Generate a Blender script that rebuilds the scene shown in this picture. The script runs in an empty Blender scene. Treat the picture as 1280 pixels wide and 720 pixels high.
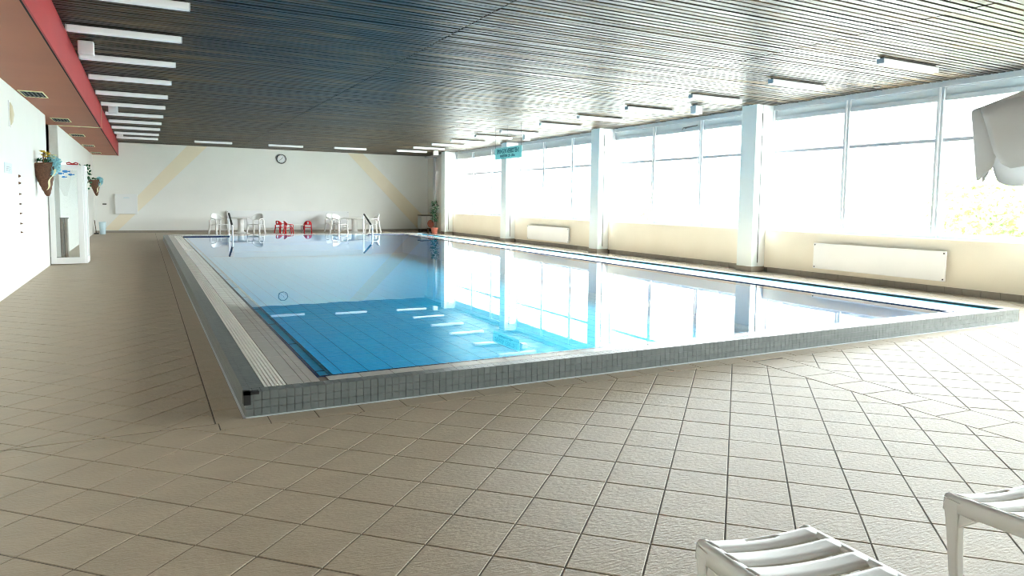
import bpy, math, random
from mathutils import Vector, Matrix

random.seed(7)
K = 1.16                      # survey units -> metres
sc = bpy.context.scene
C = sc.collection
PI = math.pi

# ------------------------------------------------------------------ camera
F, CX, CY = 882.99, 660.28, 321.89
YAW, PITCH, ROLL = 0.4979, 0.0773, 0.0140
CAMZ = 1.25
fw = Vector((math.sin(YAW) * math.cos(PITCH), math.cos(YAW) * math.cos(PITCH), -math.sin(PITCH)))
rt = Vector((math.cos(YAW), -math.sin(YAW), 0))
up = rt.cross(fw)
cr, sr = math.cos(ROLL), math.sin(ROLL)
R2, U2 = rt * cr + up * sr, up * cr - rt * sr
cam_data = bpy.data.cameras.new('camera')
cam = bpy.data.objects.new('camera', cam_data)
C.objects.link(cam)
cam_data.sensor_width = 36.0
cam_data.lens = 36.0 * F / 1280.0
cam_data.shift_x = (640 - CX) / 1280.0
cam_data.shift_y = (CY - 360) / 1280.0
cam_data.clip_start, cam_data.clip_end = 0.05, 500
cam.matrix_world = Matrix((
    (R2.x, U2.x, -fw.x, 0), (R2.y, U2.y, -fw.y, 0), (R2.z, U2.z, -fw.z, CAMZ * K), (0, 0, 0, 1)))
sc.camera = cam

def pix(x, y, z):
    d = Vector((x, y, z - CAMZ))
    w = d.dot(fw)
    if w <= 0.05: return None
    return CX + F * d.dot(R2) / w, CY - F * d.dot(U2) / w, w

# ------------------------------------------------------------------ world, exposure
SKY = 4.0         # at the horizon
world = bpy.data.worlds.new('sky')
sc.world = world
world.use_nodes = True
wn = world.node_tree
bg = wn.nodes['Background']
bg.inputs[0].default_value = (0.95, 0.985, 1.0, 1)
# overcast sky (CIE): the zenith is three times as bright as the horizon
_tc = wn.nodes.new('ShaderNodeTexCoord'); _sx = wn.nodes.new('ShaderNodeSeparateXYZ')
_cl = wn.nodes.new('ShaderNodeClamp'); _ma = wn.nodes.new('ShaderNodeMath'); _ma.operation = 'MULTIPLY_ADD'
_ma.inputs[1].default_value = 2 * SKY; _ma.inputs[2].default_value = SKY
wn.links.new(_tc.outputs['Generated'], _sx.inputs[0]); wn.links.new(_sx.outputs[2], _cl.inputs[0])
wn.links.new(_cl.outputs[0], _ma.inputs[0]); wn.links.new(_ma.outputs[0], bg.inputs[1])
sc.view_settings.view_transform = 'Standard'
sc.view_settings.look = 'None'
sc.view_settings.gamma = 1.0
sc.view_settings.exposure = 2.78
sc.cycles.use_denoising = True
sc.cycles.filter_width = 1.0
sc.cycles.max_bounces = 10
sc.cycles.diffuse_bounces = 5
sc.cycles.glossy_bounces = 5
sc.cycles.transparent_max_bounces = 16
sc.cycles.transmission_bounces = 6
sc.cycles.sample_clamp_indirect = 6
sc.cycles.sample_clamp_direct = .9

# ------------------------------------------------------------------ survey numbers
XL, XR, XG = -1.52, 10.425, 10.60        # left wall, lower right wall, window plane
YB, YF = 28.68, -5.5                     # back wall, wall behind the camera
ZC = 3.144                               # ceiling
HC = 0.145                               # pool curb
PX0, PX1, PY0, PY1 = 0.479, 8.56, 4.24, 23.7
COLS = [-0.68, 4.52, 9.72, 14.92, 20.12, 25.32]
CW = 0.38

# window portals (sampling aid only, they emit nothing)
for i in range(-1, len(COLS) - 1):
    a = COLS[i] + CW if i >= 0 else YF
    b = COLS[i + 1]
    ld = bpy.data.lights.new('portal', 'AREA'); ld.shape = 'RECTANGLE'
    ld.size, ld.size_y = 2.1 * K, (b - a) * K
    ld.cycles.is_portal = True
    lo = bpy.data.objects.new('portal', ld); C.objects.link(lo)
    lo.location = ((XG + .12) * K, (a + b) / 2 * K, 1.84 * K)
    lo.rotation_euler = (0, PI / 2, 0)

# ------------------------------------------------------------------ materials
def mat(name, col, rough=0.5, col2=None, nscale=3.0, bump=0.0, bscale=30.0, metal=0.0, spec=0.5,
        stretch=None, coat=0.0, rnd=0.0, rough2=None):
    m = bpy.data.materials.new(name); m.use_nodes = True
    nt = m.node_tree; N = nt.nodes; L = nt.links
    p = N['Principled BSDF']
    p.inputs['Base Color'].default_value = (*col, 1)
    p.inputs['Roughness'].default_value = rough
    p.inputs['Metallic'].default_value = metal
    p.inputs['Specular IOR Level'].default_value = spec
    p.inputs['Coat Weight'].default_value = coat
    geo = N.new('ShaderNodeNewGeometry')
    vec = geo.outputs['Position']
    if stretch:
        mp = N.new('ShaderNodeVectorMath'); mp.operation = 'MULTIPLY'
        mp.inputs[1].default_value = stretch
        L.new(vec, mp.inputs[0]); vec = mp.outputs[0]
    if col2 is not None:
        nz = N.new('ShaderNodeTexNoise'); nz.inputs['Scale'].default_value = nscale
        nz.inputs['Detail'].default_value = 4
        L.new(vec, nz.inputs['Vector'])
        mr = N.new('ShaderNodeMapRange'); mr.inputs[1].default_value = .3; mr.inputs[2].default_value = .7
        L.new(nz.outputs[0], mr.inputs[0])
        mx = N.new('ShaderNodeMix'); mx.data_type = 'RGBA'
        mx.inputs[6].default_value = (*col, 1); mx.inputs[7].default_value = (*col2, 1)
        L.new(mr.outputs[0], mx.inputs[0])
        L.new(mx.outputs[2], p.inputs['Base Color'])
        if rough2 is not None:
            mr2 = N.new('ShaderNodeMapRange'); mr2.inputs[1].default_value = .3; mr2.inputs[2].default_value = .7
            mr2.inputs[3].default_value = rough; mr2.inputs[4].default_value = rough2
            L.new(nz.outputs[0], mr2.inputs[0]); L.new(mr2.outputs[0], p.inputs['Roughness'])
    if bump:
        nb = N.new('ShaderNodeTexNoise'); nb.inputs['Scale'].default_value = bscale
        nb.inputs['Detail'].default_value = 5
        L.new(vec, nb.inputs['Vector'])
        bp = N.new('ShaderNodeBump'); bp.inputs['Strength'].default_value = bump
        bp.inputs['Distance'].default_value = 0.01
        L.new(nb.outputs[0], bp.inputs['Height']); L.new(bp.outputs[0], p.inputs['Normal'])
    return m

M = {}
M['tile'] = mat('stone_tile', (.495, .41, .30), .47, (.425, .35, .255), 2.2, .55, 30, stretch=(1, 3, 1), rough2=.41, spec=.42)
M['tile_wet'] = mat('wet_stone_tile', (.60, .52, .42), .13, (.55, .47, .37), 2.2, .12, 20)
M['grout'] = mat('grout', (.13, .11, .09), .8, (.19, .16, .13), 9)
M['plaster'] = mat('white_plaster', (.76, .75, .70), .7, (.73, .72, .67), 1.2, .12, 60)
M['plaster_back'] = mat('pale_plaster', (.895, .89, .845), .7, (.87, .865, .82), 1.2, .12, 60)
M['beige'] = mat('beige_plaster', (.86, .79, .66), .65, (.83, .755, .62), 1.5, .15, 60)
M['white'] = mat('white_paint', (.88, .885, .88), .4, (.86, .865, .86), 2)
M['mint'] = mat('pale_mint_paint', (.82, .885, .88), .4, (.80, .865, .86), 2)
M['frame'] = mat('window_paint', (.58, .61, .63), .4, (.56, .59, .61), 2)
M['transom'] = mat('transom_fringe_grey', (.50, .515, .56), .4, (.48, .495, .54), 2)  # window paint again, with the lavender-grey fringe of bright glass put into its colour
M['grey_panel'] = mat('grey_panel', (.60, .645, .64), .5, (.58, .625, .62), 2)
M['red'] = mat('red_paint', (.43, .012, .016), .5, (.39, .01, .013), 1.2)
M['terracotta'] = mat('rust_paint', (.43, .125, .052), .55, (.38, .105, .042), .9)
M['black'] = mat('black_rubber', (.012, .012, .014), .5, (.02, .02, .02), 9)
M['void'] = mat('black_felt', (.006, .006, .006), .95, (.004, .004, .004), 4)
M['mosaic'] = mat('grey_mosaic', (.135, .155, .152), .30, (.18, .20, .195), 14)
M['ledge'] = mat('ledge_tile', (.60, .575, .53), .35, (.66, .63, .585), 5, coat=1.0)
M['ledge'].node_tree.nodes['Principled BSDF'].inputs['Coat Roughness'].default_value = .03
M['navy'] = mat('navy_tile', (.008, .03, .09), .25, (.012, .04, .12), 6)
M['channel'] = mat('gutter_tile', (.10, .11, .17), .3, (.13, .14, .2), 6)
M['poolblue'] = mat('blue_tile', (.004, .52, .90), .35, (.006, .56, .93), 3)
M['poolgrout'] = mat('blue_grout', (.012, .10, .30), .6, (.01, .08, .26), 3)
M['poolstep'] = mat('light_blue_tile', (.012, .50, .88), .35, (.016, .54, .90), 3)
M['grate'] = mat('white_grate', (.92, .895, .84), .4, (.88, .855, .80), 8)
M['plastic'] = mat('white_resin', (.88, .875, .85), .30, (.86, .855, .825), 3, coat=.3)
M['redplastic'] = mat('red_resin', (.70, .012, .02), .3, (.64, .01, .018), 3)
M['greyplastic'] = mat('grey_metal', (.30, .30, .30), .4, (.26, .26, .26), 5)
M['lampwhite'] = mat('lamp_diffuser', (.78, .80, .80), .35, (.75, .77, .77), 4)
_p = M['lampwhite'].node_tree.nodes['Principled BSDF']
_p.inputs['Emission Color'].default_value = (1, .99, .96, 1); _p.inputs['Emission Strength'].default_value = .03
M['steel'] = mat('polished_steel', (.72, .73, .74), .18, (.66, .67, .68), 4, metal=1)
M['darkmetal'] = mat('dark_metal', (.05, .05, .05), .4, (.07, .07, .07), 6)
M['wicker'] = mat('brown_wicker', (.20, .085, .04), .6, (.10, .04, .02), 40, .8, 90)
M['leaf'] = mat('green_leaf', (.012, .085, .03), .5, (.02, .12, .04), 6)
M['palegreen'] = mat('outdoor_leaf', (.16, .27, .06), .6, (.24, .36, .09), 3)
M['yellow'] = mat('yellow_petal', (.85, .55, .03), .6, (.9, .70, .10), 12)
M['cream'] = mat('cream_petal', (.85, .80, .45), .6, (.9, .85, .6), 12)
M['tulle'] = mat('pale_blue_tulle', (.36, .70, .78), .8, (.48, .78, .84), 12)
M['pot'] = mat('terracotta_clay', (.42, .12, .08), .6, (.48, .15, .10), 8)
M['bark'] = mat('brown_bark', (.16, .10, .06), .8, (.11, .07, .04), 20)
M['fabric'] = mat('grey_canvas', (.70, .715, .73), .85, (.66, .675, .69), 5, .25, 120)
M['signblue'] = mat('turquoise_sign', (.36, .62, .62), .5, (.38, .64, .64), 3)
M['signtext'] = mat('dark_teal_letters', (.01, .09, .13), .5, (.012, .10, .14), 3)
M['paleblue'] = mat('pale_blue_print', (.60, .76, .83), .6, (.64, .79, .85), 3)
M['blueprint'] = mat('blue_print', (.05, .25, .60), .5, (.07, .30, .66), 9)
M['peach'] = mat('peach_paint', (.91, .82, .65), .7, (.89, .80, .63), 1.5)
M['concrete'] = mat('pale_concrete', (.30, .31, .28), .8, (.25, .26, .23), .6)
M['mast'] = mat('grey_mast', (.24, .25, .26), .6, (.28, .29, .30), 2)
M['darkgrey'] = mat('dark_grille', (.05, .045, .04), .5, (.07, .06, .055), 6)
M['wood_dark'] = mat('dark_top', (.06, .045, .035), .5, (.08, .06, .05), 6)
M['basetile'] = mat('taupe_tile', (.36, .32, .265), .45, (.31, .275, .23), 6)
M['shade'] = mat('cream_shade', (.62, .55, .38), .5, (.58, .51, .35), 4)

def add_translucent(m, col, f):
    nt = m.node_tree; N = nt.nodes; L = nt.links
    t = N.new('ShaderNodeBsdfTranslucent'); t.inputs[0].default_value = (*col, 1)
    mx = N.new('ShaderNodeMixShader'); mx.inputs[0].default_value = f
    L.new(N['Principled BSDF'].outputs[0], mx.inputs[1]); L.new(t.outputs[0], mx.inputs[2])
    L.new(mx.outputs[0], N['Material Output'].inputs[0])
add_translucent(M['signblue'], (.38, .64, .65), .45)
add_translucent(M['fabric'], (.93, .935, .94), .74)
add_translucent(M['tulle'], (.45, .78, .85), .3)

def wood_mat():
    m = bpy.data.materials.new('weathered_slats'); m.use_nodes = True
    nt = m.node_tree; N = nt.nodes; L = nt.links
    p = N['Principled BSDF']
    geo = N.new('ShaderNodeNewGeometry')
    sx = N.new('ShaderNodeSeparateXYZ'); L.new(geo.outputs['Position'], sx.inputs[0])
    dv = N.new('ShaderNodeMath'); dv.operation = 'DIVIDE'; dv.inputs[1].default_value = 0.098 * K
    L.new(sx.outputs[1], dv.inputs[0])
    fl = N.new('ShaderNodeMath'); fl.operation = 'FLOOR'; L.new(dv.outputs[0], fl.inputs[0])
    dx = N.new('ShaderNodeMath'); dx.operation = 'MULTIPLY'; dx.inputs[1].default_value = .55
    L.new(sx.outputs[0], dx.inputs[0])
    cb = N.new('ShaderNodeCombineXYZ'); L.new(dx.outputs[0], cb.inputs[0])
    f3 = N.new('ShaderNodeMath'); f3.operation = 'MULTIPLY'; f3.inputs[1].default_value = 7.31
    L.new(fl.outputs[0], f3.inputs[0]); L.new(f3.outputs[0], cb.inputs[1])
    nz = N.new('ShaderNodeTexNoise'); nz.inputs['Scale'].default_value = 1.0; nz.inputs['Detail'].default_value = 3
    L.new(cb.outputs[0], nz.inputs['Vector'])
    rp = N.new('ShaderNodeValToRGB')
    e = rp.color_ramp.elements
    e[0].position = .34; e[0].color = (.008, .0062, .0045, 1)
    e[1].position = .66; e[1].color = (.165, .112, .058, 1)
    x = e.new(.5); x.color = (.040, .030, .018, 1)
    L.new(nz.outputs[0], rp.inputs[0]); L.new(rp.outputs[0], p.inputs['Base Color'])
    mr = N.new('ShaderNodeMapRange'); mr.inputs[1].default_value = .3; mr.inputs[2].default_value = .7
    mr.inputs[3].default_value = .32; mr.inputs[4].default_value = .52
    p.inputs['Specular IOR Level'].default_value = .25
    L.new(nz.outputs[0], mr.inputs[0]); L.new(mr.outputs[0], p.inputs['Roughness'])
    return m
M['slat'] = wood_mat()

def thin_mat(name, tint, f0, wave=0.0, rough=0.0):
    """thin clear sheet: straight transmission plus Schlick reflection, the same from both sides"""
    m = bpy.data.materials.new(name); m.use_nodes = True
    nt = m.node_tree; N = nt.nodes; L = nt.links
    N.remove(N['Principled BSDF'])
    out = N['Material Output']
    tr = N.new('ShaderNodeBsdfTransparent'); tr.inputs[0].default_value = (*tint, 1)
    gl = N.new('ShaderNodeBsdfGlossy'); gl.inputs['Roughness'].default_value = rough
    gl.inputs[0].default_value = (1, 1, 1, 1)
    geo = N.new('ShaderNodeNewGeometry')
    dot = N.new('ShaderNodeVectorMath'); dot.operation = 'DOT_PRODUCT'
    L.new(geo.outputs['Incoming'], dot.inputs[0]); L.new(geo.outputs['Normal'], dot.inputs[1])
    ab = N.new('ShaderNodeMath'); ab.operation = 'ABSOLUTE'; L.new(dot.outputs['Value'], ab.inputs[0])
    om = N.new('ShaderNodeMath'); om.operation = 'SUBTRACT'; om.inputs[0].default_value = 1; L.new(ab.outputs[0], om.inputs[1])
    pw = N.new('ShaderNodeMath'); pw.operation = 'POWER'; pw.inputs[1].default_value = 5; L.new(om.outputs[0], pw.inputs[0])
    ma = N.new('ShaderNodeMath'); ma.operation = 'MULTIPLY_ADD'
    ma.inputs[1].default_value = 1 - f0; ma.inputs[2].default_value = f0; L.new(pw.outputs[0], ma.inputs[0])
    mx = N.new('ShaderNodeMixShader')
    L.new(ma.outputs[0], mx.inputs[0]); L.new(tr.outputs[0], mx.inputs[1]); L.new(gl.outputs[0], mx.inputs[2])
    if wave:
        nb = N.new('ShaderNodeTexNoise'); nb.inputs['Scale'].default_value = 2.2; nb.inputs['Detail'].default_value = 2
        L.new(geo.outputs['Position'], nb.inputs['Vector'])
        bp = N.new('ShaderNodeBump'); bp.inputs['Strength'].default_value = wave; bp.inputs['Distance'].default_value = .02
        L.new(nb.outputs[0], bp.inputs['Height']); L.new(bp.outputs[0], gl.inputs['Normal'])
    L.new(mx.outputs[0], out.inputs[0])
    return m
M['glass'] = thin_mat('window_glass', (.93, .96, .96), .06)
M['water'] = thin_mat('pool_water', (.45, .96, 1.0), .02, wave=.012)

# ------------------------------------------------------------------ mesh helpers (survey units in, metres out)
class MB:
    def __init__(self): self.v, self.f = [], []
    def add(self, vs, fs):
        n = len(self.v); self.v += [tuple(p) for p in vs]; self.f += [tuple(i + n for i in q) for q in fs]; return self
    def box(self, x0, x1, y0, y1, z0, z1):
        vs = [(x, y, z) for z in (z0, z1) for y in (y0, y1) for x in (x0, x1)]
        return self.add(vs, [(0, 2, 3, 1), (4, 5, 7, 6), (0, 1, 5, 4), (2, 6, 7, 3), (0, 4, 6, 2), (1, 3, 7, 5)])
    def prism(self, poly, z0, z1, bottom=True, inset=0.0):
        if sum(poly[i - 1][0] * poly[i][1] - poly[i][0] * poly[i - 1][1] for i in range(len(poly))) < 0: poly = poly[::-1]
        n = len(poly)
        if inset:
            cx = sum(p[0] for p in poly) / n; cy = sum(p[1] for p in poly) / n
            r = sum(math.hypot(p[0] - cx, p[1] - cy) for p in poly) / n
            k = 1 - inset / max(r, 1e-6)
            top = [(cx + (p[0] - cx) * k, cy + (p[1] - cy) * k, z1) for p in poly]
            mid = [(p[0], p[1], z1 - inset * .5) for p in poly]
            vs = [(p[0], p[1], z0) for p in poly] + mid + top
            fs = [tuple(range(2 * n, 3 * n))]
            for a in (0, n):
                fs += [(a + i, a + (i + 1) % n, a + n + (i + 1) % n, a + n + i) for i in range(n)]
        else:
            vs = [(p[0], p[1], z0) for p in poly] + [(p[0], p[1], z1) for p in poly]
            fs = [tuple(range(n, 2 * n))] + [(i, (i + 1) % n, n + (i + 1) % n, n + i) for i in range(n)]
        if bottom: fs.append(tuple(range(n - 1, -1, -1)))
        return self.add(vs, fs)
    def tube(self, pts, r, n=8, cap=True):
        pts = [Vector(p) for p in pts]; rs = r if isinstance(r, (list, tuple)) else [r] * len(pts)
        vs, fs = [], []
        prev = None
        for i, p in enumerate(pts):
            t = (pts[min(i + 1, len(pts) - 1)] - pts[max(i - 1, 0)]).normalized()
            if prev is None:
                a = Vector((0, 0, 1)) if abs(t.z) < .9 else Vector((1, 0, 0))
                u = t.cross(a).normalized()
            else:
                u = (prev - t * prev.dot(t)).normalized()
            prev = u; w = t.cross(u)
            for k in range(n):
                a = 2 * PI * k / n
                vs.append(p + u * (rs[i] * math.cos(a)) + w * (rs[i] * math.sin(a)))
        for i in range(len(pts) - 1):
            for k in range(n):
                fs.append((i * n + k, i * n + (k + 1) % n, (i + 1) * n + (k + 1) % n, (i + 1) * n + k))
        if cap:
            fs.append(tuple(range(n - 1, -1, -1))); fs.append(tuple(range((len(pts) - 1) * n, len(pts) * n)))
        return self.add(vs, fs)
    def lathe(self, prof, c=(0, 0), n=20, axis='Z', a0=0.0, a1=2 * PI):
        full = abs(a1 - a0 - 2 * PI) < 1e-6
        m = n if full else n + 1
        vs, fs = [], []
        for r, z in prof:
            for k in range(m):
                a = a0 + (a1 - a0) * k / n
                p = (r * math.cos(a), r * math.sin(a))
                if axis == 'Z': vs.append((c[0] + p[0], c[1] + p[1], z))
                elif axis == 'Y': vs.append((c[0] + p[0], z, c[1] + p[1]))
                else: vs.append((z, c[0] + p[0], c[1] + p[1]))
        for i in range(len(prof) - 1):
            for k in range(n):
                k2 = (k + 1) % m
                fs.append((i * m + k, i * m + k2, (i + 1) * m + k2, (i + 1) * m + k))
        return self.add(vs, fs)
    def sheet(self, fn, us, vs_, skip=None):
        a, b = len(us), len(vs_)
        vs = [fn(u, v) for u in us for v in vs_]
        fs = []
        for i in range(a - 1):
            for j in range(b - 1):
                if skip and skip((us[i] + us[i + 1]) / 2, (vs_[j] + vs_[j + 1]) / 2): continue
                fs.append((i * b + j, i * b + j + 1, (i + 1) * b + j + 1, (i + 1) * b + j))
        return self.add(vs, fs)
    def mesh(self, name, m, smooth=False):
        me = bpy.data.meshes.new(name)
        me.from_pydata([(x * K, y * K, z * K) for x, y, z in self.v], [], self.f)
        me.materials.append(m)
        if smooth: me.polygons.foreach_set('use_smooth', [True] * len(me.polygons))
        me.update()
        return me

def link(name, me, parent=None, loc=(0, 0, 0), rot=(0, 0, 0)):
    o = bpy.data.objects.new(name, me); C.objects.link(o)
    if parent: o.parent = parent
    o.location = Vector(loc) * K; o.rotation_euler = rot
    return o
def part(name, mb, m, parent, loc=(0, 0, 0), rot=(0, 0, 0), smooth=False, bevel=0, solid=0, label=None, kind=None, fix=True, sub=0):
    me = mb.mesh(name, m, smooth)
    o = link(name, me, parent, loc, rot)
    if solid:
        s = o.modifiers.new('solid', 'SOLIDIFY'); s.thickness = solid * K; s.offset = 0
    if bevel:
        b = o.modifiers.new('bevel', 'BEVEL'); b.width = bevel * K; b.segments = 2; b.limit_method = 'ANGLE'
    if sub:
        s = o.modifiers.new('sub', 'SUBSURF'); s.levels = s.render_levels = sub
    if label: o['label'] = label
    if kind: o['kind'] = kind
    return o
def tag(o, label, cat, group=None):
    o['label'] = label; o['category'] = cat
    if group: o['group'] = group
    return o
def thing(name, label, cat, loc=(0, 0, 0), rz=0, group=None):
    return tag(link(name, None, None, loc, (0, 0, rz)), label, cat, group)
def struct(name, mb=None, m=None, loc=(0, 0, 0), **kw):
    o = part(name, mb, m, None, loc, **kw) if mb else link(name, None, None, loc)
    o['kind'] = 'structure'
    return o
def copy_tree(o, loc, rz=0, label=None, group=None):
    r = o.copy(); C.objects.link(r); r.location = Vector(loc) * K; r.rotation_euler = (0, 0, rz)
    if label: r['label'] = label
    if group: r['group'] = group
    for ch in list(o.children):
        c = ch.copy(); C.objects.link(c); c.parent = r
        for g in list(ch.children):
            d = g.copy(); C.objects.link(d); d.parent = c
    return r

# convex clip
def clip(poly, a, b):
    """keep the side left of a->b"""
    out = []
    def s(p): return (b[0] - a[0]) * (p[1] - a[1]) - (b[1] - a[1]) * (p[0] - a[0])
    for i in range(len(poly)):
        p, q = poly[i], poly[(i + 1) % len(poly)]
        sp, sq = s(p), s(q)
        if sp >= 0: out.append(p)
        if sp * sq < 0:
            t = sp / (sp - sq); out.append((p[0] + t * (q[0] - p[0]), p[1] + t * (q[1] - p[1])))
    return out
def clip_all(poly, region):
    for i in range(len(region)):
        poly = clip(poly, region[i], region[(i + 1) % len(region)])
        if len(poly) < 3: return []
    return poly
def area(p): return abs(sum(p[i][0] * p[(i + 1) % len(p)][1] - p[(i + 1) % len(p)][0] * p[i][1] for i in range(len(p)))) / 2

# ================================================================== SETTING
# ---- floor slab (four pieces of grout bed round the pool) and its tiles
fl = MB()
for x0, x1, y0, y1 in ((XL - 1.2, 10.8, YF, PY0 + .02), (XL - 1.2, PX0 + .02, PY0 + .02, PY1 - .02),
                       (PX1 - .02, 10.8, PY0 + .02, PY1 - .02), (XL - 1.2, 10.8, PY1 - .02, YB + .2)):
    fl.box(x0, x1, y0, y1, -.25, -.0035)
floor = struct('floor', fl, M['grout'])

tiles = []; wet = []      # (poly, projected size)
def grid_tiles(region, pitch, p0, q0, gap=.006):
    """45 degree grid: lines at p0+k*pitch and q0+k*pitch along (x+y)/r2, (y-x)/r2"""
    r2 = math.sqrt(2)
    ps = [(x + y) / r2 for x, y in region]; qs = [(y - x) / r2 for x, y in region]
    g = gap / 2
    for i in range(math.floor((min(ps) - p0) / pitch) - 1, math.ceil((max(ps) - p0) / pitch) + 1):
        for j in range(math.floor((min(qs) - q0) / pitch) - 1, math.ceil((max(qs) - q0) / pitch) + 1):
            a, b = p0 + i * pitch + g, p0 + (i + 1) * pitch - g
            c, d = q0 + j * pitch + g, q0 + (j + 1) * pitch - g
            poly = [((p - q) / r2, (p + q) / r2) for p, q in ((a, c), (b, c), (b, d), (a, d))]
            poly = clip_all(poly, region)
            if poly and area(poly) > .0002: tiles.append(poly)
def row_tiles(o, du, dv, pitch, width, n, gap=.006, start=0.0):
    """a straight course: o origin, du along, dv across (unit vectors)"""
    g = gap / 2
    for k in range(n):
        a, b = start + k * pitch + g, start + (k + 1) * pitch - g
        tiles.append([(o[0] + du[0] * s + dv[0] * t, o[1] + du[1] * s + dv[1] * t)
                      for s, t in ((a, g), (b, g), (b, width - g), (a, width - g))])
gp = .004
BL0, BL1 = (4.133 - .0713 * 2.1, 1.986 - 2.1), (4.133 + .072 * 2.07, 4.06)       # low edge of the crosswise course
bn = (BL1[0] - BL0[0], BL1[1] - BL0[1]); bl = math.hypot(*bn); bd = (bn[0] / bl, bn[1] / bl); bw = (bd[1], -bd[0])
BWID = .325
BU0 = (BL0[0] + bw[0] * BWID, BL0[1] + bw[1] * BWID); BU1 = (BL1[0] + bw[0] * BWID, BL1[1] + bw[1] * BWID)
# region A: the diagonal field in front of the pool (two convex pieces), B: left of the pool, Cc: right part
grid_tiles([(XL, YF), (BL0[0] - gp - .0716 * (BL0[1] - YF), YF), (BL1[0] - gp, 4.071), (.331, 4.071), (XL, 4.071)], .262, .191, .005)
grid_tiles([(XL, 4.0713), (.331, 4.0713), (.331, 4.195), (XL, 4.195)], .262, .191, .005)
grid_tiles([(XL, 4.209), (.315, 4.209), (.317, YB), (XL, YB)], .2377, 2.827, 3.42)
grid_tiles([(BU0[0] + gp, YF), (10.42, YF), (10.42, 4.071), (BU1[0] + gp, 4.071), (BU0[0] + gp, BU0[1])], .262, .022, .139)
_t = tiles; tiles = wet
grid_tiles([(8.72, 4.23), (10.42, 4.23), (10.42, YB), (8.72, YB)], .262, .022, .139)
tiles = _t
grid_tiles([(.325, 23.86), (8.712, 23.86), (8.712, YB), (.325, YB)], .262, .022, .139)
row_tiles(BL0, bd, bw, bl / 16, BWID, 16)
row_tiles((.321, 4.206), (0, 1), (1, 0), .2625, .158 - .01, 75)
row_tiles((.335, 4.075), (1, 0), (0, 1), .2625, .155, 39)
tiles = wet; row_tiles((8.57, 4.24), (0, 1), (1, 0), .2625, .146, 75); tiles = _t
row_tiles((.335, 23.71), (1, 0), (0, 1), .2625, .146, 31)

def pixsize(poly, z=0):
    cx = sum(p[0] for p in poly) / len(poly); cy = sum(p[1] for p in poly) / len(poly)
    q = pix(cx, cy, z)
    if not q or not (-20 < q[0] < 1300 and -20 < q[1] < 740): return 0
    pp = [pix(x, y, z) for x, y in poly]
    if any(p is None for p in pp): return 0
    return area([(p[0], p[1]) for p in pp])
def lay(polys, parent, name, z0, z1, m, limit=298, inset=.003, rest='tiles beyond', jit=.0006, mz=0):
    order = sorted(range(len(polys)), key=lambda i: -pixsize(polys[i], z1))
    big = set(i for i in order[:limit] if pixsize(polys[i], z1) > 0)
    bulk = MB()
    for i, p in enumerate(polys):
        dz = random.uniform(-jit, jit)
        if i in big:
            cx = sum(q[0] for q in p) / len(p); cy = sum(q[1] for q in p) / len(p)
            part(name, MB().prism([(x - cx, y - cy) for x, y in p], z0, z1, inset=inset, bottom=False), m, parent, (cx, cy, dz))
        else:
            bulk.prism(p, z0 + dz, z1 + dz, inset=inset, bottom=False)
    if bulk.v: part(name, bulk, m, parent, kind='stuff')
lay(tiles, floor, 'floor_tile', -.004, 0.0, M['tile'])
lay(wet, floor, 'walkway_tile', -.004, 0.0, M['tile_wet'], 200)

# ---- ceiling with its slats
cl = MB().box(XL - 1.2, 10.8, YF, YB + .2, ZC + .075, ZC + .3)
ceiling = struct('ceiling', cl, M['void'])
SP = .098
segs = [(-.740, 3.107), (3.122, 6.933), (6.948, 10.52)]
slots = []
n0 = math.ceil((YF + .1) / SP)
for k in range(n0, int(YB / SP)):
    y = (k + .5) * SP
    for s, (a, b) in enumerate(segs):
        best = 0
        for t in (0.05, .5, .95):
            q = pix(a + (b - a) * t, y, ZC)
            if q and -5 < q[0] < 1285 and -5 < q[1] < 725: best = max(best, 1 / q[2])
        slots.append((best, y, s))
slots.sort(reverse=True)
def slat_mb(a, b, y, dz=0):
    h = .0345
    return MB().box(a, b, y - h, y + h, ZC + dz, ZC + .022 + dz)
sm = [slat_mb(a, b, 0).mesh('slat', M['slat']) for a, b in segs]
bulk = MB()
for i, (w, y, s) in enumerate(slots):
    dz = random.uniform(-.003, .003)
    if i < 298 and w > 0:
        link('slat', sm[s], ceiling, (0, y, dz))
    else:
        a, b = segs[s]; h = .0345
        bulk.box(a, b, y - h, y + h, ZC + dz, ZC + .022 + dz)
part('slat', bulk, M['slat'], ceiling, kind='stuff')

# ---- left side: wall with an alcove, soffit
wl = MB().box(XL - .2, XL, YF, 15.4, 0, 2.75)
wl.box(XL - .2, XL, 17.4, YB, 0, 2.75)
wl.box(XL - 1.0, XL - .9, 15.2, 17.6, 0, 2.75)
wl.box(XL - .95, XL - .15, 15.2, 15.4, 0, 2.75)
wl.box(XL - .95, XL - .15, 17.4, 17.6, 0, 2.75)
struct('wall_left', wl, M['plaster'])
so = struct('trim_1', MB().box(XL - 1.0, -.757, YF, YB, 2.695, ZC + .2), M['terracotta'])
part('fascia', MB().box(-.757, -.742, YF, YB, 2.685, ZC + .1), M['red'], so, label='bright red fascia board')
part('joint_strip', MB().box(XL, -.737, 17.36, 17.39, 2.68, 2.696).box(-.742, -.737, 17.36, 17.39, 2.68, ZC), M['cream'], so, label='thin pale joint strip')
part('shadow_gap', MB().box(-.775, -.757, YF, YB, 2.690, 2.696), M['void'], so)

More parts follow.
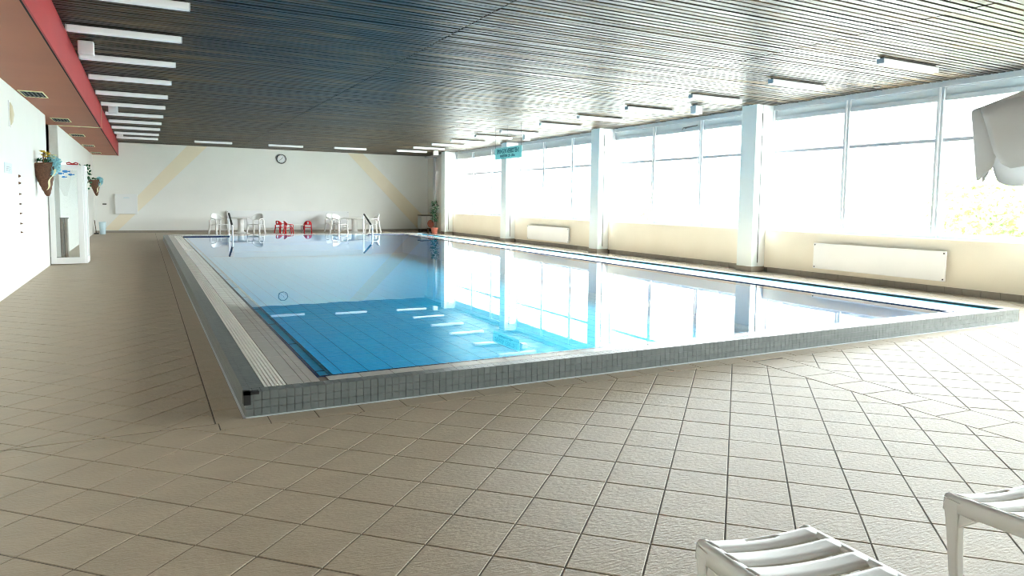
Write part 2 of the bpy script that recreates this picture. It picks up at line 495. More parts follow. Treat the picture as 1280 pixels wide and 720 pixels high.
# ---- back and front walls
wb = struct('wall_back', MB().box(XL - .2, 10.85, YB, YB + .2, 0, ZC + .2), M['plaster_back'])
def stripe(pts):
    y = YB - .004
    return MB().add([(x, YB - .001, z) for x, z in pts] + [(x, y, z) for x, z in pts],
                    [tuple(range(len(pts), 2 * len(pts)))] + [(i, (i + 1) % len(pts), len(pts) + (i + 1) % len(pts), len(pts) + i) for i in range(len(pts))])
part('painted_stripe', stripe([(1.429, 3.14), (-1.24, .11), (-.83, .07), (2.092, 3.14)][::-1]), M['peach'], wb, label='pale peach painted diagonal stripe')
part('painted_stripe', stripe([(7.248, 3.14), (10.20, .10), (10.425, .66), (7.868, 3.14)]), M['peach'], wb, label='pale peach painted diagonal stripe')
struct('wall_front', MB().box(XL - 1.2, 10.85, YF - .2, YF, 0, ZC + .2), M['plaster'])

# ---- right side: parapets, columns, windows
wr = struct('wall_right')
ends = [YF] + [c for c in COLS] + [YB]
for i in range(len(ends) - 1):
    a = ends[i] + (CW if i else 0); b = ends[i + 1]
    part('parapet', MB().box(XR if b < YB else 10.66, 10.75, a, b, 0, .785), M['beige'], wr)
struct('trim_2', MB().box(10.52, 10.78, YF, YB, 3.06, ZC + .2), M['frame'])
nb = 0
for i, c in enumerate(COLS):
    col = struct('column' if True else '', MB().box(10.10, 10.72, c, c + CW, 0, ZC + .06), M['mint'], bevel=.006)
    part('cable_slot', MB().box(10.245, 10.262, c - .004, c + .01, 2.70, 2.99), M['darkmetal'], col, label='narrow dark slot')
    part('cable_slot', MB().box(10.245, 10.262, c - .004, c + .01, .17, 2.58), M['darkmetal'], col, label='narrow dark slot')
    part('cover_strip', MB().box(10.262, 10.60, c - .012, c, .12, ZC), M['white'], col, label='white casing beside the slot')
    part('column_base', MB().box(10.09, 10.74, c - .018, c + CW + .01, 0, .10), M['basetile'], col, label='taupe base tiles')
bb = struct('baseboard_right')
bt = MB().box(-.012, 0, .004, .2585, 0, .094).mesh('tile', M['basetile'])
nbt = 0
for i in range(len(ends) - 1):
    a = ends[i] + (CW if i else 0); b = ends[i + 1]
    if a < 2 or b == YB: continue
    k = 0
    while a + (k + 1) * .262 <= b + .02:
        link('tile', bt, bb, (XR - .001, a + k * .262, 0)); k += 1
part('grout_strip', MB().box(XR - .006, XR, 2, 25.4, 0, .09), M['grout'], bb)
struct('baseboard_back', MB().box(XL, 10.4, YB - .012, YB, 0, .075), M['basetile'])

def window(n, a, b, near):
    w = struct('window_%d' % n)
    third = (b - a) / 3
    x0, x1 = XG - .03, XG + .05
    part('sill', MB().box(XR - .012, 10.80, a, b, .785, .803), M['white'], w, bevel=.004, label='white window board')
    part('bottom_rail', MB().box(x0, x1, a, b, .803, .872), M['frame'], w)
    part('head_rail', MB().box(x0, x1, a, b, 2.86, 2.934), M['frame'], w)
    for k in range(4):
        y = a + third * k
        h = .05
        y0, y1 = (y, y + h) if k == 0 else ((y - h, y) if k == 3 else (y - .05, y + .05))
        ml = part('mullion', MB().box(x0 - .035, x1 + .02, y0, y1, .803, 3.065), M['frame'], w)
        part('mullion_bead', MB().box(x0 - .055, x0 - .035, (y0 + y1) / 2 - .012, (y0 + y1) / 2 + .012, .86, 3.06), M['white'], ml)
    for k in range(3):
        y0, y1 = a + third * k + .04, a + third * (k + 1) - .04
        part('transom', MB().box(x0, x1, y0 - .005, y1 + .005, 2.250, 2.302), M['transom'], w)
        hp = part('head_panel', MB().box(x0 + .012, x1, y0 - .005, y1 + .005, 2.934, 3.06), M['grey_panel'], w, label='grey blind box panel')
        part('panel_bead', MB().box(x0, x0 + .014, y0 + .02, y1 - .02, 2.94, 2.948).box(x0, x0 + .014, y0 + .02, y1 - .02, 3.045, 3.053), M['frame'], hp)
        for z0, z1 in ((.872, 2.254), (2.296, 2.86)):
            part('pane', MB().box(XG + .012, XG + .018, y0 - .005, y1 + .005, z0, z1), M['glass'], w)
    return w
wi = 0
for i in range(len(ends) - 1):
    a = ends[i] + (CW if i else 0); b = ends[i + 1]
    if b == YB:
        part('solid_bay', MB().box(10.66, 10.75, a, b, .785, ZC + .1), M['plaster'], wr)
        continue
    wi += 1
    w = window(wi, a, b, True)
    if i == 3 and True:
        part('opening_rod', MB().tube([(XG - .08, b - 3.22 + .5, 2.93), (XG - .1, 11.78, 2.96), (XG - .08, 12.25, 2.945), (XG - .06, 12.32, 2.90)], .012, 6), M['darkmetal'], w, label='dark bent window opener rod')

# ---- folding glass door standing open at the alcove
door = struct('door_1')
def leaf(x0, y0, ang, wdt):
    ht = 1.82
    lf = link('leaf', None, door, (x0, y0, 0), (0, 0, ang))
    t = .02
    part('stile', MB().box(0, .085, -t, t, .02, ht), M['white'], lf, bevel=.004)
    part('stile', MB().box(wdt - .085, wdt, -t, t, .02, ht), M['white'], lf, bevel=.004)
    part('rail', MB().box(.085, wdt - .085, -t, t, .02, .135), M['white'], lf)
    part('rail', MB().box(.085, wdt - .085, -t, t, ht - .09, ht), M['white'], lf)
    part('pane', MB().box(.085, wdt - .085, -.004, .004, .135, ht - .09), M['glass'], lf)
    return lf
l1 = leaf(-1.505, 15.35, 0, .525)
l2 = leaf(-.96, 15.372, PI / 2, .56)
def fish(x, z, s):
    return MB().lathe([(0, -.026), (s * .55, -.026)], (x, z), 10, 'Y').add(
        [(x - s * .4, -.026, z), (x - s * 1.1, -.026, z + s * .5), (x - s * 1.1, -.026, z - s * .5)], [(0, 1, 2)])
for x, z, s in ((.185, 1.66, .034), (.26, 1.70, .045), (.34, 1.645, .036), (.235, 1.60, .03)):
    f = part('fish_sticker', MB().lathe([(0, -.0065), (s, -.0065), (s, -.0045)], (0, 0), 10, 'Y').add(
        [(s * .6, -.006, 0), (s * 1.7, -.006, s * .7), (s * 1.7, -.006, -s * .7)], [(0, 1, 2)]), M['blueprint'], l1, (x, 0, z), label='blue fish sticker')
    f.scale = (1, 1, .55)

# ================================================================== POOL
pool = struct('swimming_pool')
ZF = HC - .62                       # pool floor
WX0, WX1, WY0, WY1 = .94, 7.62, 4.462, 22.9
cb = MB()
# curb core just under the tiles
cb.box(PX0 + .006, .597, PY0 + .006, PY1, -.2, HC - .006)
cb.box(PX1 - .12, PX1 - .006, PY0 + .006, PY1, -.2, HC - .006)
cb.box(.597, PX1 - .12, PY0 + .006, 4.338, -.2, HC - .006)
cb.box(.597, PX1 - .12, 23.2, PY1, -.2, HC - .006)
part('curb', cb, M['grout'], pool)
sh = MB()
sh.box(.597, WX0, 4.338, 23.2, ZF - .1, HC - .03).box(WX1, PX1 - .12, 4.338, 23.2, ZF - .1, HC - .03)
sh.box(WX0, WX1, 4.338, WY0, ZF - .1, HC - .03).box(WX0, WX1, WY1, 23.2, ZF - .1, HC - .03)
part('basin_wall', sh, M['poolstep'], pool)
part('basin_floor', MB().box(WX0, WX1, WY0, WY1, ZF - .1, ZF - .004), M['poolgrout'], pool)
pt = []
nx = 26; px_ = (WX1 - WX0) / nx
ny = int((WY1 - WY0) / px_)
for i in range(nx):
    for j in range(ny):
        x0, y0 = WX0 + i * px_, WY0 + j * px_
        pt.append([(x0 + .006, y0 + .006), (x0 + px_ - .006, y0 + .006), (x0 + px_ - .006, y0 + px_ - .006), (x0 + .006, y0 + px_ - .006)])
lay(pt, pool, 'basin_tile', ZF - .01, ZF, M['poolblue'], 298, 0, jit=0)
# mosaic: outer face of the near side (three rows, joined), left face, top rows
MP = .0455
fm = MB()
nxm = int((PX1 - PX0) / MP)
for r in range(3):
    z0 = .004 + r * .046
    for k in range(nxm):
        x0 = PX0 + k * MP
        fm.box(x0 + .0012, x0 + MP - .0012, PY0, PY0 + .007, z0 + .001, z0 + .045)
part('face_mosaic', fm, M['mosaic'], pool, kind='stuff')
fl2 = MB()
for r in range(3):
    z0 = .004 + r * .046
    for k in range(int((PY1 - PY0) / MP)):
        y0 = PY0 + k * MP
        fl2.box(PX0, PX0 + .007, y0 + .0012, y0 + MP - .0012, z0 + .001, z0 + .045)
part('face_mosaic', fl2, M['mosaic'], pool, kind='stuff')
tm = MB().box(0, MP - .003, 0, .094, HC - .012, HC).mesh('mosaic_tile', M['mosaic'])
for k in range(nxm):
    link('mosaic_tile', tm, pool, (PX0 + k * MP + .0015, PY0 + .001, 0))
tl = MB()
for c_ in range(2):
    for k in range(int((PY1 - PY0 - .1) / MP)):
        y0 = PY0 + .098 + k * MP; x0 = PX0 + .001 + c_ * .0585 + (0 if c_ else 0)
        wdt = .034 if c_ == 0 else .0605
        x0 = PX0 + .001 if c_ == 0 else PX0 + .0375
        x1 = x0 + .035 if c_ == 0 else .596
        tl.box(x0, x1, y0 + .001, y0 + MP * 1.0 - .001, HC - .01, HC)
part('top_mosaic', tl, M['mosaic'], pool, kind='stuff')
# right and far rims: light rim tiles
rims = []
for k in range(92):
    y0 = 4.345 + k * .21
    rims.append([(PX1 - .118, y0 + .002), (PX1 - .002, y0 + .002), (PX1 - .002, y0 + .208), (PX1 - .118, y0 + .208)])
for k in range(36):
    x0 = .6 + k * .218
    rims.append([(x0 + .002, 23.2), (x0 + .216, 23.2), (x0 + .216, PY1), (x0 + .002, PY1)])
lay(rims, pool, 'rim_tile', HC - .02, HC, M['ledge'], 298, .002, jit=0)
part('corner_guard', MB().box(PX0 - .008, PX0 + .075, PY0 - .008, PY0 + .03, HC - .012, HC + .004).box(PX0 - .008, PX0 + .03, PY0 - .008, PY0 + .05, HC - .07, HC + .004), M['black'], pool, label='black corner guard')
part('seal_strip', MB().box(PX0 - .012, PX0, PY0 - .012, PY1, 0, .006).box(PX0 - .012, PX1, PY0 - .012, PY0, 0, .006), M['frame'], pool, label='pale sealing strip at the foot of the curb')
# gutter with white grate bars on the left
part('gutter', MB().box(.597, .727, 4.34, 23.2, HC - .06, HC - .028), M['darkgrey'], pool)
gb = MB().box(0, .0135, 4.345, 23.2, HC - .022, HC + .001).mesh('grate_bar', M['grate'])
for k in range(6):
    link('grate_bar', gb, pool, (.599 + k * .0218, 0, 0))
# ledge tiles, just under the water film
lg = []
zt = HC
ym = int((23.1 - 4.34) / .2025)
for k in range(ym):
    y0 = 4.345 + k * .2025
    for x0, x1 in ((.729, .8235), (.8275, .867), (.871, .922)):
        lg.append([(x0, y0 + .003), (x1, y0 + .003), (x1, y0 + .1995), (x0, y0 + .1995)])
for k in range(31):
    x0 = .975 + k * .208
    lg.append([(x0 + .003, 4.345), (x0 + .205, 4.345), (x0 + .205, 4.445), (x0 + .003, 4.445)])
for k in range(ym):
    y0 = 4.345 + k * .2025
    for x0, x1 in ((7.66, 7.88), (7.883, 8.10)):
        lg.append([(x0, y0 + .003), (x1, y0 + .003), (x1, y0 + .1995), (x0, y0 + .1995)])
lay(lg, pool, 'ledge_tile', zt - .016, zt, M['ledge'], 298, .0012, jit=0)
part('ledge_bed', MB().box(.727, WX0, 4.338, 23.2, HC - .04, zt - .003).box(WX0, WX1, 4.338, WY0, HC - .04, zt - .003).box(WX1, 8.105, 4.338, 23.2, HC - .04, zt - .003), M['grout'], pool)
part('edge_trim', MB().box(.922, .946, 4.447, WY1, HC - .05, zt + .001).box(.946, WX1, 4.447, 4.467, HC - .05, zt + .001).box(WX1 - .004, 7.658, 4.447, WY1, HC - .05, zt + .001), M['navy'], pool, label='dark navy edge trim')
part('gutter', MB().box(8.105, PX1 - .12, 4.345, 23.2, HC - .06, HC - .04), M['channel'], pool, label='dark open overflow channel')
# underwater hand ledge along the left side
part('hand_ledge', MB().box(.946, 1.035, WY0, WY1, HC - .16, HC - .040), M['poolstep'], pool)
part('ledge_line', MB().box(1.035, 1.062, WY0 + .12, WY1, HC - .16, HC - .036), M['navy'], pool, label='dark navy line under water')
lt = MB().box(.946, 1.035, 0, .014, HC - .05, HC - .037).mesh('ledge_tick', M['navy'])
for k in range(12):
    link('ledge_tick', lt, pool, (0, 4.75 + k * 1.0, 0))
# far end: navy band left and right of the entry steps
part('navy_band', MB().box(.96, 2.18, 22.35, 22.62, HC - .03, HC + .012), M['navy'], pool, label='navy tiled band')
part('navy_band', MB().box(6.42, 7.62, 22.72, 22.86, HC - .03, HC + .010), M['channel'], pool, label='grey blue tiled band')
for k in range(4):
    part('entry_step', MB().box(2.3, 6.4, WY1 - .3 * (k + 1), WY1 - .3 * k, ZF, HC - .22 - .25 * k), M['poolstep'], pool)
water = part('pool_water', MB().add([(.935, 4.455, HC - .008), (7.66, 4.455, HC - .008), (7.66, 23.15, HC - .008), (.935, 23.15, HC - .008)], [(0, 1, 2, 3)]), M['water'], None)
tag(water, 'still clear blue water filling the swimming pool to its rim', 'water'); water['kind'] = 'stuff'

# handrails at the entry steps
for nm, x in (('left', 2.29), ('right', 6.50)):
    t = thing('handrail', 'pale handrail with dark sloping grip at the %s end of the pool entry steps' % ('soffit side' if nm == 'left' else 'window side'), 'handrail', (x, 23.3, HC), 0, 'handrails at the far pool steps')
    part('rail', MB().tube([(0, .35, 0), (0, .35, .56), (0, .33, .63), (0, .27, .64), (0, -.62, .30), (0, -.70, .25), (0, -.72, .18), (0, -.72, -.45)], .024, 8), M['white'], t, smooth=True)
    part('grip', MB().tube([(0, .27, .642), (0, -.60, .309)], .030, 8), M['darkmetal'], t, smooth=True, label='dark grip sleeve')
    part('flange', MB().lathe([(0, .012), (.05, .012), (.05, 0)], (0, .35), 12), M['steel'], t)

# ================================================================== THINGS ON WALLS AND CEILING
def make_lamp():
    t = thing('ceiling_lamp', '', 'lamp')
    part('housing', MB().box(.03, 1.10, -.03, .03, -.03, .0), M['darkmetal'], t)
    df = part('diffuser', MB().box(0, 1.13, -.052, .052, -.085, -.018), M['lampwhite'], t, bevel=.012)
    part('end_cap', MB().box(-.008, .004, -.05, .05, -.083, -.02), M['frame'], df)
    part('end_cap', MB().box(1.126, 1.138, -.05, .05, -.083, -.02), M['frame'], df)
    return t
lamp0 = make_lamp()
ORD = ['nearest to', 'second from', 'third from', 'fourth from', 'fifth from', 'sixth from', 'seventh from', 'eighth from', 'ninth from', 'tenth from', 'eleventh from', 'twelfth from']
first = True
def put_lamp(x, y, label, group):
    global first
    if first:
        lamp0.location = Vector((x, y, ZC)) * K; lamp0['label'] = label; lamp0['group'] = group; first = False
    else: copy_tree(lamp0, (x, y, ZC), 0, label, group)
for i, y in enumerate((25.45, 23.72, 21.86, 20.1, 18.38, 16.53, 14.8, 12.95, 11.18, 9.38, 7.74)):
    put_lamp(-.70, y, 'white tube lamp beside the red fascia, %s the back wall' % ORD[i], 'tube lamps beside the red fascia')
for i, y in enumerate((25.3, 23.48, 21.72, 20.1, 18.29, 16.7, 14.6, 12.94, 11.22, 9.4, 7.65, 5.87)):
    put_lamp(8.21, y, 'white tube lamp on the window side of the ceiling, %s the back wall' % ORD[i], 'tube lamps on the window side')
for x, s in ((1.50, 'between the red fascia and the clock'), (3.80, 'just in front of the clock'), (5.97, 'between the clock and the windows')):
    put_lamp(x, 25.7 if x < 5 else 25.45, 'white tube lamp near the back wall, %s' % s, 'tube lamps along the back wall')
sp0 = thing('loudspeaker', '', 'speaker')
part('cabinet', MB().box(-.085, .085, -.075, .075, -.17, -.012), M['white'], sp0, bevel=.012)
part('bracket', MB().box(-.06, .06, -.04, .04, -.014, 0), M['darkmetal'], sp0)
for i, (x, y, s) in enumerate(((-.575, 10.30, 'nearest to the camera beside the red fascia'), (-.515, 17.15, 'between lamps halfway along the red fascia'),
                               (-.575, 24.2, 'between the last lamps beside the red fascia'), (9.27, 10.44, 'nearest to the camera on the window side'),
                               (9.33, 17.36, 'above the hanging sign on the window side'), (9.6, 25.0, 'in the far corner of the window side'))):
    lb = 'small white box speaker on the ceiling, ' + s
    if i == 0: sp0.location = Vector((x, y, ZC)) * K; sp0['label'] = lb; sp0['group'] = 'box speakers on the ceiling'
    else: copy_tree(sp0, (x, y, ZC), 0, lb, 'box speakers on the ceiling')
dk = [((10.14, 7.29), 'over the first radiator bay'), ((10.2, 12.76), 'over the bay between the two nearest columns'), ((10.2, 18.2), 'over the bay with the far radiator'),
      ((10.1, 20.46), 'behind the hanging sign'), ((10.2, 23.45), 'over the last window bay'), ((-.25, 12.95), 'between the lamps by the fascia'), ((-.31, 18.5), 'far back between the lamps by the fascia')]
dm = MB().lathe([(0, -.022), (.045, -.022), (.06, -.008), (.06, .002)], (0, 0), 14).mesh('ceiling_spot', M['darkgrey'])
for (x, y), s in dk:
    tag(link('ceiling_spot', dm, None, (x, y, ZC)), 'small dark round ceiling spot ' + s, 'spotlight', 'dark ceiling spots')
# vents in the soffit
v0 = thing('soffit_vent', '', 'vent')
part('frame', MB().box(-.145, .145, -.34, -.30, -.012, 0).box(-.145, .145, .30, .34, -.012, 0).box(-.145, -.128, -.3, .3, -.008, 0).box(.128, .145, -.3, .3, -.008, 0), M['cream'], v0, label='pale end strips')
part('backing', MB().box(-.128, .128, -.3, .3, -.004, 0), M['void'], v0)
for k in range(5):
    part('blade', MB().box(-.112 + k * .05, -.094 + k * .05, -.3, .3, -.011, -.003), M['darkgrey'], v0)
VS = ((12.32, 'nearest to the camera'), (16.13, 'second along, before the pale joint strip'), (19.9, 'third along, past the joint strip'), (23.7, 'fourth along'), (27.3, 'last one at the back wall'))
for i, (y, s) in enumerate(VS):
    lb = 'dark slotted vent in the rust coloured soffit, ' + s
    if i == 0: v0.location = Vector((-1.345, y, 2.695)) * K; v0['label'] = lb; v0['group'] = 'vents in the soffit'
    else: copy_tree(v0, (-1.345, y, 2.695), 0, lb, 'vents in the soffit')

# hanging sign
sg = thing('hanging_sign', 'turquoise no-jumping sign hanging from the ceiling on thin wires', 'sign', (7.85, 15.55, 2.36))
sb = part('board', MB().box(-.008, .008, -.72, .72, -.04, .245), M['signblue'], sg, bevel=.004)
def text(body, size, loc, m, parent, sx=1.0, name='lettering'):
    cu = bpy.data.curves.new('lettering', 'FONT'); cu.body = body; cu.size = size * K
    cu.align_x = 'CENTER'; cu.align_y = 'CENTER'; cu.extrude = .002; cu.offset = .003; cu.materials.append(m)
    tmp = bpy.data.objects.new('tmp', cu); C.objects.link(tmp)
    dg = bpy.context.evaluated_depsgraph_get(); dg.update()
    me = bpy.data.meshes.new_from_object(tmp.evaluated_get(dg)); me.name = name
    bpy.data.objects.remove(tmp)
    o = bpy.data.objects.new(name, me); C.objects.link(o); o.parent = parent
    o.location = Vector(loc) * K; o.scale = (sx, 1, 1)
    o['kind'] = 'stuff'
    return o
tx = text('SPRINGEN VERBOTEN !', .15, (-.011, 0, .145), M['signtext'], sb, .78)
tx.rotation_euler = (PI / 2, 0, -PI / 2)
tx = text('WASSERTIEFE 1,25 - 1,35 m', .085, (-.011, .02, .035), M['signtext'], sb, .80)
tx.rotation_euler = (PI / 2, 0, -PI / 2)
for y in (.70, 0.05, -.68):
    part('wire', MB().tube([(0, y, .24), (0, y, ZC - 2.36)], .004, 5), M['darkmetal'], sg)
# clock
ck = thing('wall_clock', 'round white wall clock with dark rim high on the back wall', 'clock', (4.69, YB, 2.80))
part('rim', MB().lathe([(.16, -.004), (.155, -.05), (.18, -.05), (.185, -.0)], (0, 0), 28, 'Y'), M['darkmetal'], ck, smooth=True)
dl = part('dial', MB().lathe([(0, -.02), (.158, -.02)], (0, 0), 28, 'Y'), M['white'], ck)
part('hand', MB().box(-.006, .006, -.03, -.026, -.02, .09), M['darkmetal'], dl, rot=(0, .75, 0))
part('hand', MB().box(-.004, .004, -.034, -.030, -.03, .12), M['darkmetal'], dl, rot=(0, -2.3, 0))
for k in range(12):
    part('hour_mark', MB().box(-.005, .005, -.024, -.02, .125, .145), M['darkmetal'], dl, rot=(0, k * PI / 6, 0))
# white cabinet on the back wall
bc = thing('wall_cabinet', 'shallow white box mounted on the back wall over the peach stripe', 'cabinet', (-.545, YB, .66))
part('body', MB().box(-.345, .345, -.10, 0, 0, .70), M['white'], bc, bevel=.006)
part('door', MB().box(-.335, .335, -.112, -.10, .01, .69), M['white'], bc, bevel=.004)
part('print_line', MB().box(-.10, .10, -.1135, -.112, .55, .562).box(-.07, .07, -.1135, -.112, .575, .585), M['paleblue'], bc)
tag(part('light_switch', MB().box(-.06, .06, -.015, 0, -.02, .02), M['darkgrey'], None, (-1.21, YB, 1.0)), 'small dark switch plate on the back wall left of the white box', 'switch')
# radiators
def radiator(name, x, y0, y1, z0, z1, label):
    r = thing(name, label, 'radiator', (x, (y0 + y1) / 2, z0), 0, 'flat white radiators')
    h = (y1 - y0) / 2; z = z1 - z0
    pn = part('panel', MB().box(-.10, -.075, -h, h, 0, z), M['white'], r, bevel=.006)
    part('back_panel', MB().box(-.045, -.03, -h + .03, h - .03, .02, z - .02), M['white'], r)
    for s in (-1, 1):
        part('bracket', MB().box(-.076, 0, s * (h - .12) - .02, s * (h - .12) + .02, .05, z - .05), M['white'], r)
    for sy in (-1, 1):
        for zz in (.03, z - .03):
            part('screw', MB().lathe([(0, -.104), (.012, -.104), (.012, -.10)], (sy * (h - .03), zz), 8, 'X'), M['darkmetal'], pn)
    return r
radiator('radiator', XR, 6.16, 8.50, .176, .620, 'long flat white radiator under the nearest window bay')
radiator('radiator', XR, 16.69, 19.09, .15, .568, 'flat white radiator under the third window bay beyond two columns')
rb = radiator('radiator', 0, -2.27, 2.27, .15, .80, 'very long white radiator panel low on the back wall behind chairs')
rb.rotation_euler = (0, 0, PI / 2); rb.location = Vector((4.98, YB - .02, .15)) * K
# pipe in far right corner
tag(part('corner_pipe', MB().tube([(10.56, 27.62, 0), (10.56, 27.62, ZC + .02)], .06, 12), M['white'], None, smooth=True), 'white vertical pipe in the far corner behind the last column', 'pipe')
# wall sconce
sconce = thing('wall_sconce', 'cream half round wall lamp high on the left wall', 'lamp', (XL, 11.45, 2.15))
part('shade', MB().lathe([(.01, 0), (.04, .06), (.055, .16), (.04, .27), (.01, .33)], (0, 0), 14, 'Z', -PI / 2, PI / 2), M['shade'], sconce, smooth=True)
part('back_plate', MB().box(0, .012, -.07, .07, .0, .33), M['white'], sconce)
# pale sign and wall ornaments
ps = thing('wall_notice', 'small pale blue notice on the left wall', 'notice', (XL, 11.17, 1.60))
part('sheet', MB().box(0, .006, -.27, .27, -.065, .065), M['paleblue'], ps)
part('print_line', MB().box(.006, .008, -.16, .16, .01, .018).box(.006, .008, -.16, .16, -.012, -.004).box(.006, .008, -.16, .10, -.034, -.026), M['greyplastic'], ps)
for i, (z, sz, nm) in enumerate(((1.521, .022, 'topmost'), (1.424, .02, 'second from the top'), (1.273, .014, 'third from the top'), (1.135, .013, 'fourth from the top'), (1.004, .012, 'fifth from the top'), (.863, .014, 'second from the floor end'), (.742, .013, 'lowest'))):
    tag(part('wall_ornament', MB().lathe([(0, .03), (sz * .5, .022), (sz, 0)], (0, 0), 9, 'X').add([(0, -sz * .2, sz * .6), (.02, 0, sz * 1.6), (0, sz * .2, sz * .6)], [(0, 1, 2)]), M['wicker'], None, (XL, 12.02, z)),
        'tiny brown ornament on the left wall, %s in its column' % nm, 'ornament', 'tiny wall ornaments')

# wall baskets with flowers
def basket(loc, s, flowers, label, full=True):
    t = thing('wall_basket', label, 'basket', loc, 0, 'cone baskets on the left wall')
    wk = MB()
    rows = 14
    prof = []
    for i in range(rows + 1):
        f = i / rows
        prof.append(((.015 + .155 * f ** .85) * s + (.006 * s if i % 2 else 0), (-.52 + .52 * f) * s))
    wk.lathe(prof, (0, 0), 18)
    part('cone', wk, M['wicker'], t, smooth=True, solid=.012, rot=(0, -.10, 0))
    part('rim', MB().tube([(.17 * s * math.cos(a), .17 * s * math.sin(a), 0) for a in [2 * PI * k / 16 for k in range(17)]], .016 * s, 6), M['wicker'], t, smooth=True, rot=(0, -.10, 0))
    if full:
        part('handle', MB().tube([(.02 * s, .14 * s * math.cos(a), .20 * s * math.sin(a)) for a in [PI * k / 12 for k in range(13)]], .010 * s, 6), M['wicker'], t, smooth=True)
    rnd = random.Random(3)
    def blossom(c, r, m, nm, parent):
        b = MB()
        for k in range(7):
            a = 2 * PI * k / 7
            d = Vector((math.cos(a), math.sin(a), .45)).normalized()
            e = Vector((-math.sin(a), math.cos(a), 0))
            p = Vector(c)
            b.add([p, p + d * r * .6 + e * r * .35, p + d * r, p + d * r * .6 - e * r * .35], [(0, 1, 2, 3)])
        b.lathe([(0, c[2] + r * .25), (r * .28, c[2] + r * .12), (r * .25, c[2])], (c[0], c[1]), 7)
        part(nm, b, m, parent)
    for m, n, cx, cz in flowers:
        for k in range(n):
            blossom((cx * s + rnd.uniform(-.06, .07) * s, rnd.uniform(-.14, .12) * s, cz * s + rnd.uniform(-.03, .06) * s), rnd.uniform(.045, .065) * s, M[m], 'blossom', t)
    lf = MB()
    for k in range(44):
        p = Vector((rnd.uniform(-.10, .15) * s, rnd.uniform(-.15, .15) * s, rnd.uniform(-.02, .07) * s))
        d = Vector((rnd.uniform(-1, 1), rnd.uniform(-1, 1), rnd.uniform(-.2, 1))).normalized() * .06 * s
        e = d.cross(Vector((rnd.uniform(-1, 1), rnd.uniform(-1, 1), .3))).normalized() * .018 * s
        lf.add([p, p + d * .5 + e, p + d, p + d * .5 - e], [(0, 1, 2, 3)])
    part('leaves', lf, M['leaf'], t, kind='stuff')
    # ruffled tulle bow
    def bow(u, v):
        r = (.03 + .125 * v) * s * (1 + .10 * math.sin(3 * u + 1))
        return (.16 * s + r * math.cos(u) * .62 + .016 * s * math.sin(23 * u) * v, -.06 * s + .035 * s * math.sin(17 * u + 2 * v) * v - .05 * s * v * math.cos(u),
                -.02 * s + r * math.sin(u) * .95 + .014 * s * math.cos(19 * u) * v)
    part('tulle_bow', MB().sheet(bow, [2 * PI * k / 120 for k in range(121)], [0, .25, .5, .75, 1]), M['tulle'], t)
    part('tulle_bow', MB().sheet(lambda u, v: (lambda p: (p[0] - .01 * s, p[1] - .05 * s, p[2] - .05 * s))(bow(u + .4, v * .75)), [2 * PI * k / 120 for k in range(121)], [0, .33, .66, 1]), M['tulle'], t)
    part('ribbon_tail', MB().sheet(lambda u, v: ((.16 - .13 * u) * s + .018 * s * math.sin(9 * u) + .03 * s * v, (-.17 + .1 * u) * s, (-.10 - .33 * u) * s + .02 * s * v), [k / 10 for k in range(11)], [0, .5, 1]), M['cream'], t, smooth=True, label='pale twisted ribbon')
    return t
basket((XL + .10, 13.85, 1.77), 1.0, (('yellow', 7, .03, .13), ('cream', 5, .10, .10)), 'brown cone wicker basket with yellow flowers and pale blue bow on the left wall')
b2 = basket((XL + .28, 24.0, 1.72), .85, (('cream', 2, .05, .02),), 'smaller brown cone basket with blue bow far along the left wall', full=False)
# trailing plant beside it
tp = thing('wall_plant', 'dark green leafy plant hanging on the left wall behind the door leaf', 'plant', (XL, 22.8, 1.95))
part('holder', MB().lathe([(.0, -.12), (.07, -.10), (.09, 0)], (.1, 0), 12), M['white'], tp, smooth=True)
lf = MB(); rnd = random.Random(9)
for k in range(110):
    f = rnd.random()
    p = Vector((.08 + rnd.uniform(-.06, .14), rnd.uniform(-.2, .2), .12 - .62 * f * f))
    d = Vector((rnd.uniform(-.2, 1), rnd.uniform(-1, 1), rnd.uniform(-.8, .8))).normalized() * rnd.uniform(.07, .12)
    e = d.cross(Vector((rnd.uniform(-1, 1), rnd.uniform(-1, 1), .3))).normalized() * .03
    lf.add([p, p + d * .5 + e, p + d, p + d * .5 - e], [(0, 1, 2, 3)])
part('leaves', lf, M['leaf'], tp, kind='stuff')
cu = thing('curtain', 'narrow brown pleated curtain hanging low behind the open glass door', 'curtain', (XL + .075, 16.6, 0))
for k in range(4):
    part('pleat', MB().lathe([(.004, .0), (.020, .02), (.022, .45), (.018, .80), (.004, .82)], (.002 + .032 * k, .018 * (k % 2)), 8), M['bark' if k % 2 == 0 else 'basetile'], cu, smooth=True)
part('hem_bar', MB().box(-.02, .13, -.01, .03, .81, .83), M['wood_dark'], cu)
# red bow lying on the door leaf
rb_ = thing('red_bow', 'small red bow lying on top of the open glass door', 'bow', (-1.13, 15.35, 1.82))
for s in (-1, 1):
    part('loop', MB().tube([(0, 0, .015), (s * .05, .0, .045), (s * .09, 0, .03), (s * .08, 0, .008), (0, 0, .012)], .012, 6), M['red'], rb_, smooth=True)
part('knot', MB().lathe([(0, .035), (.018, .025), (.018, .008), (0, 0)], (0, 0), 8), M['red'], rb_, smooth=True)

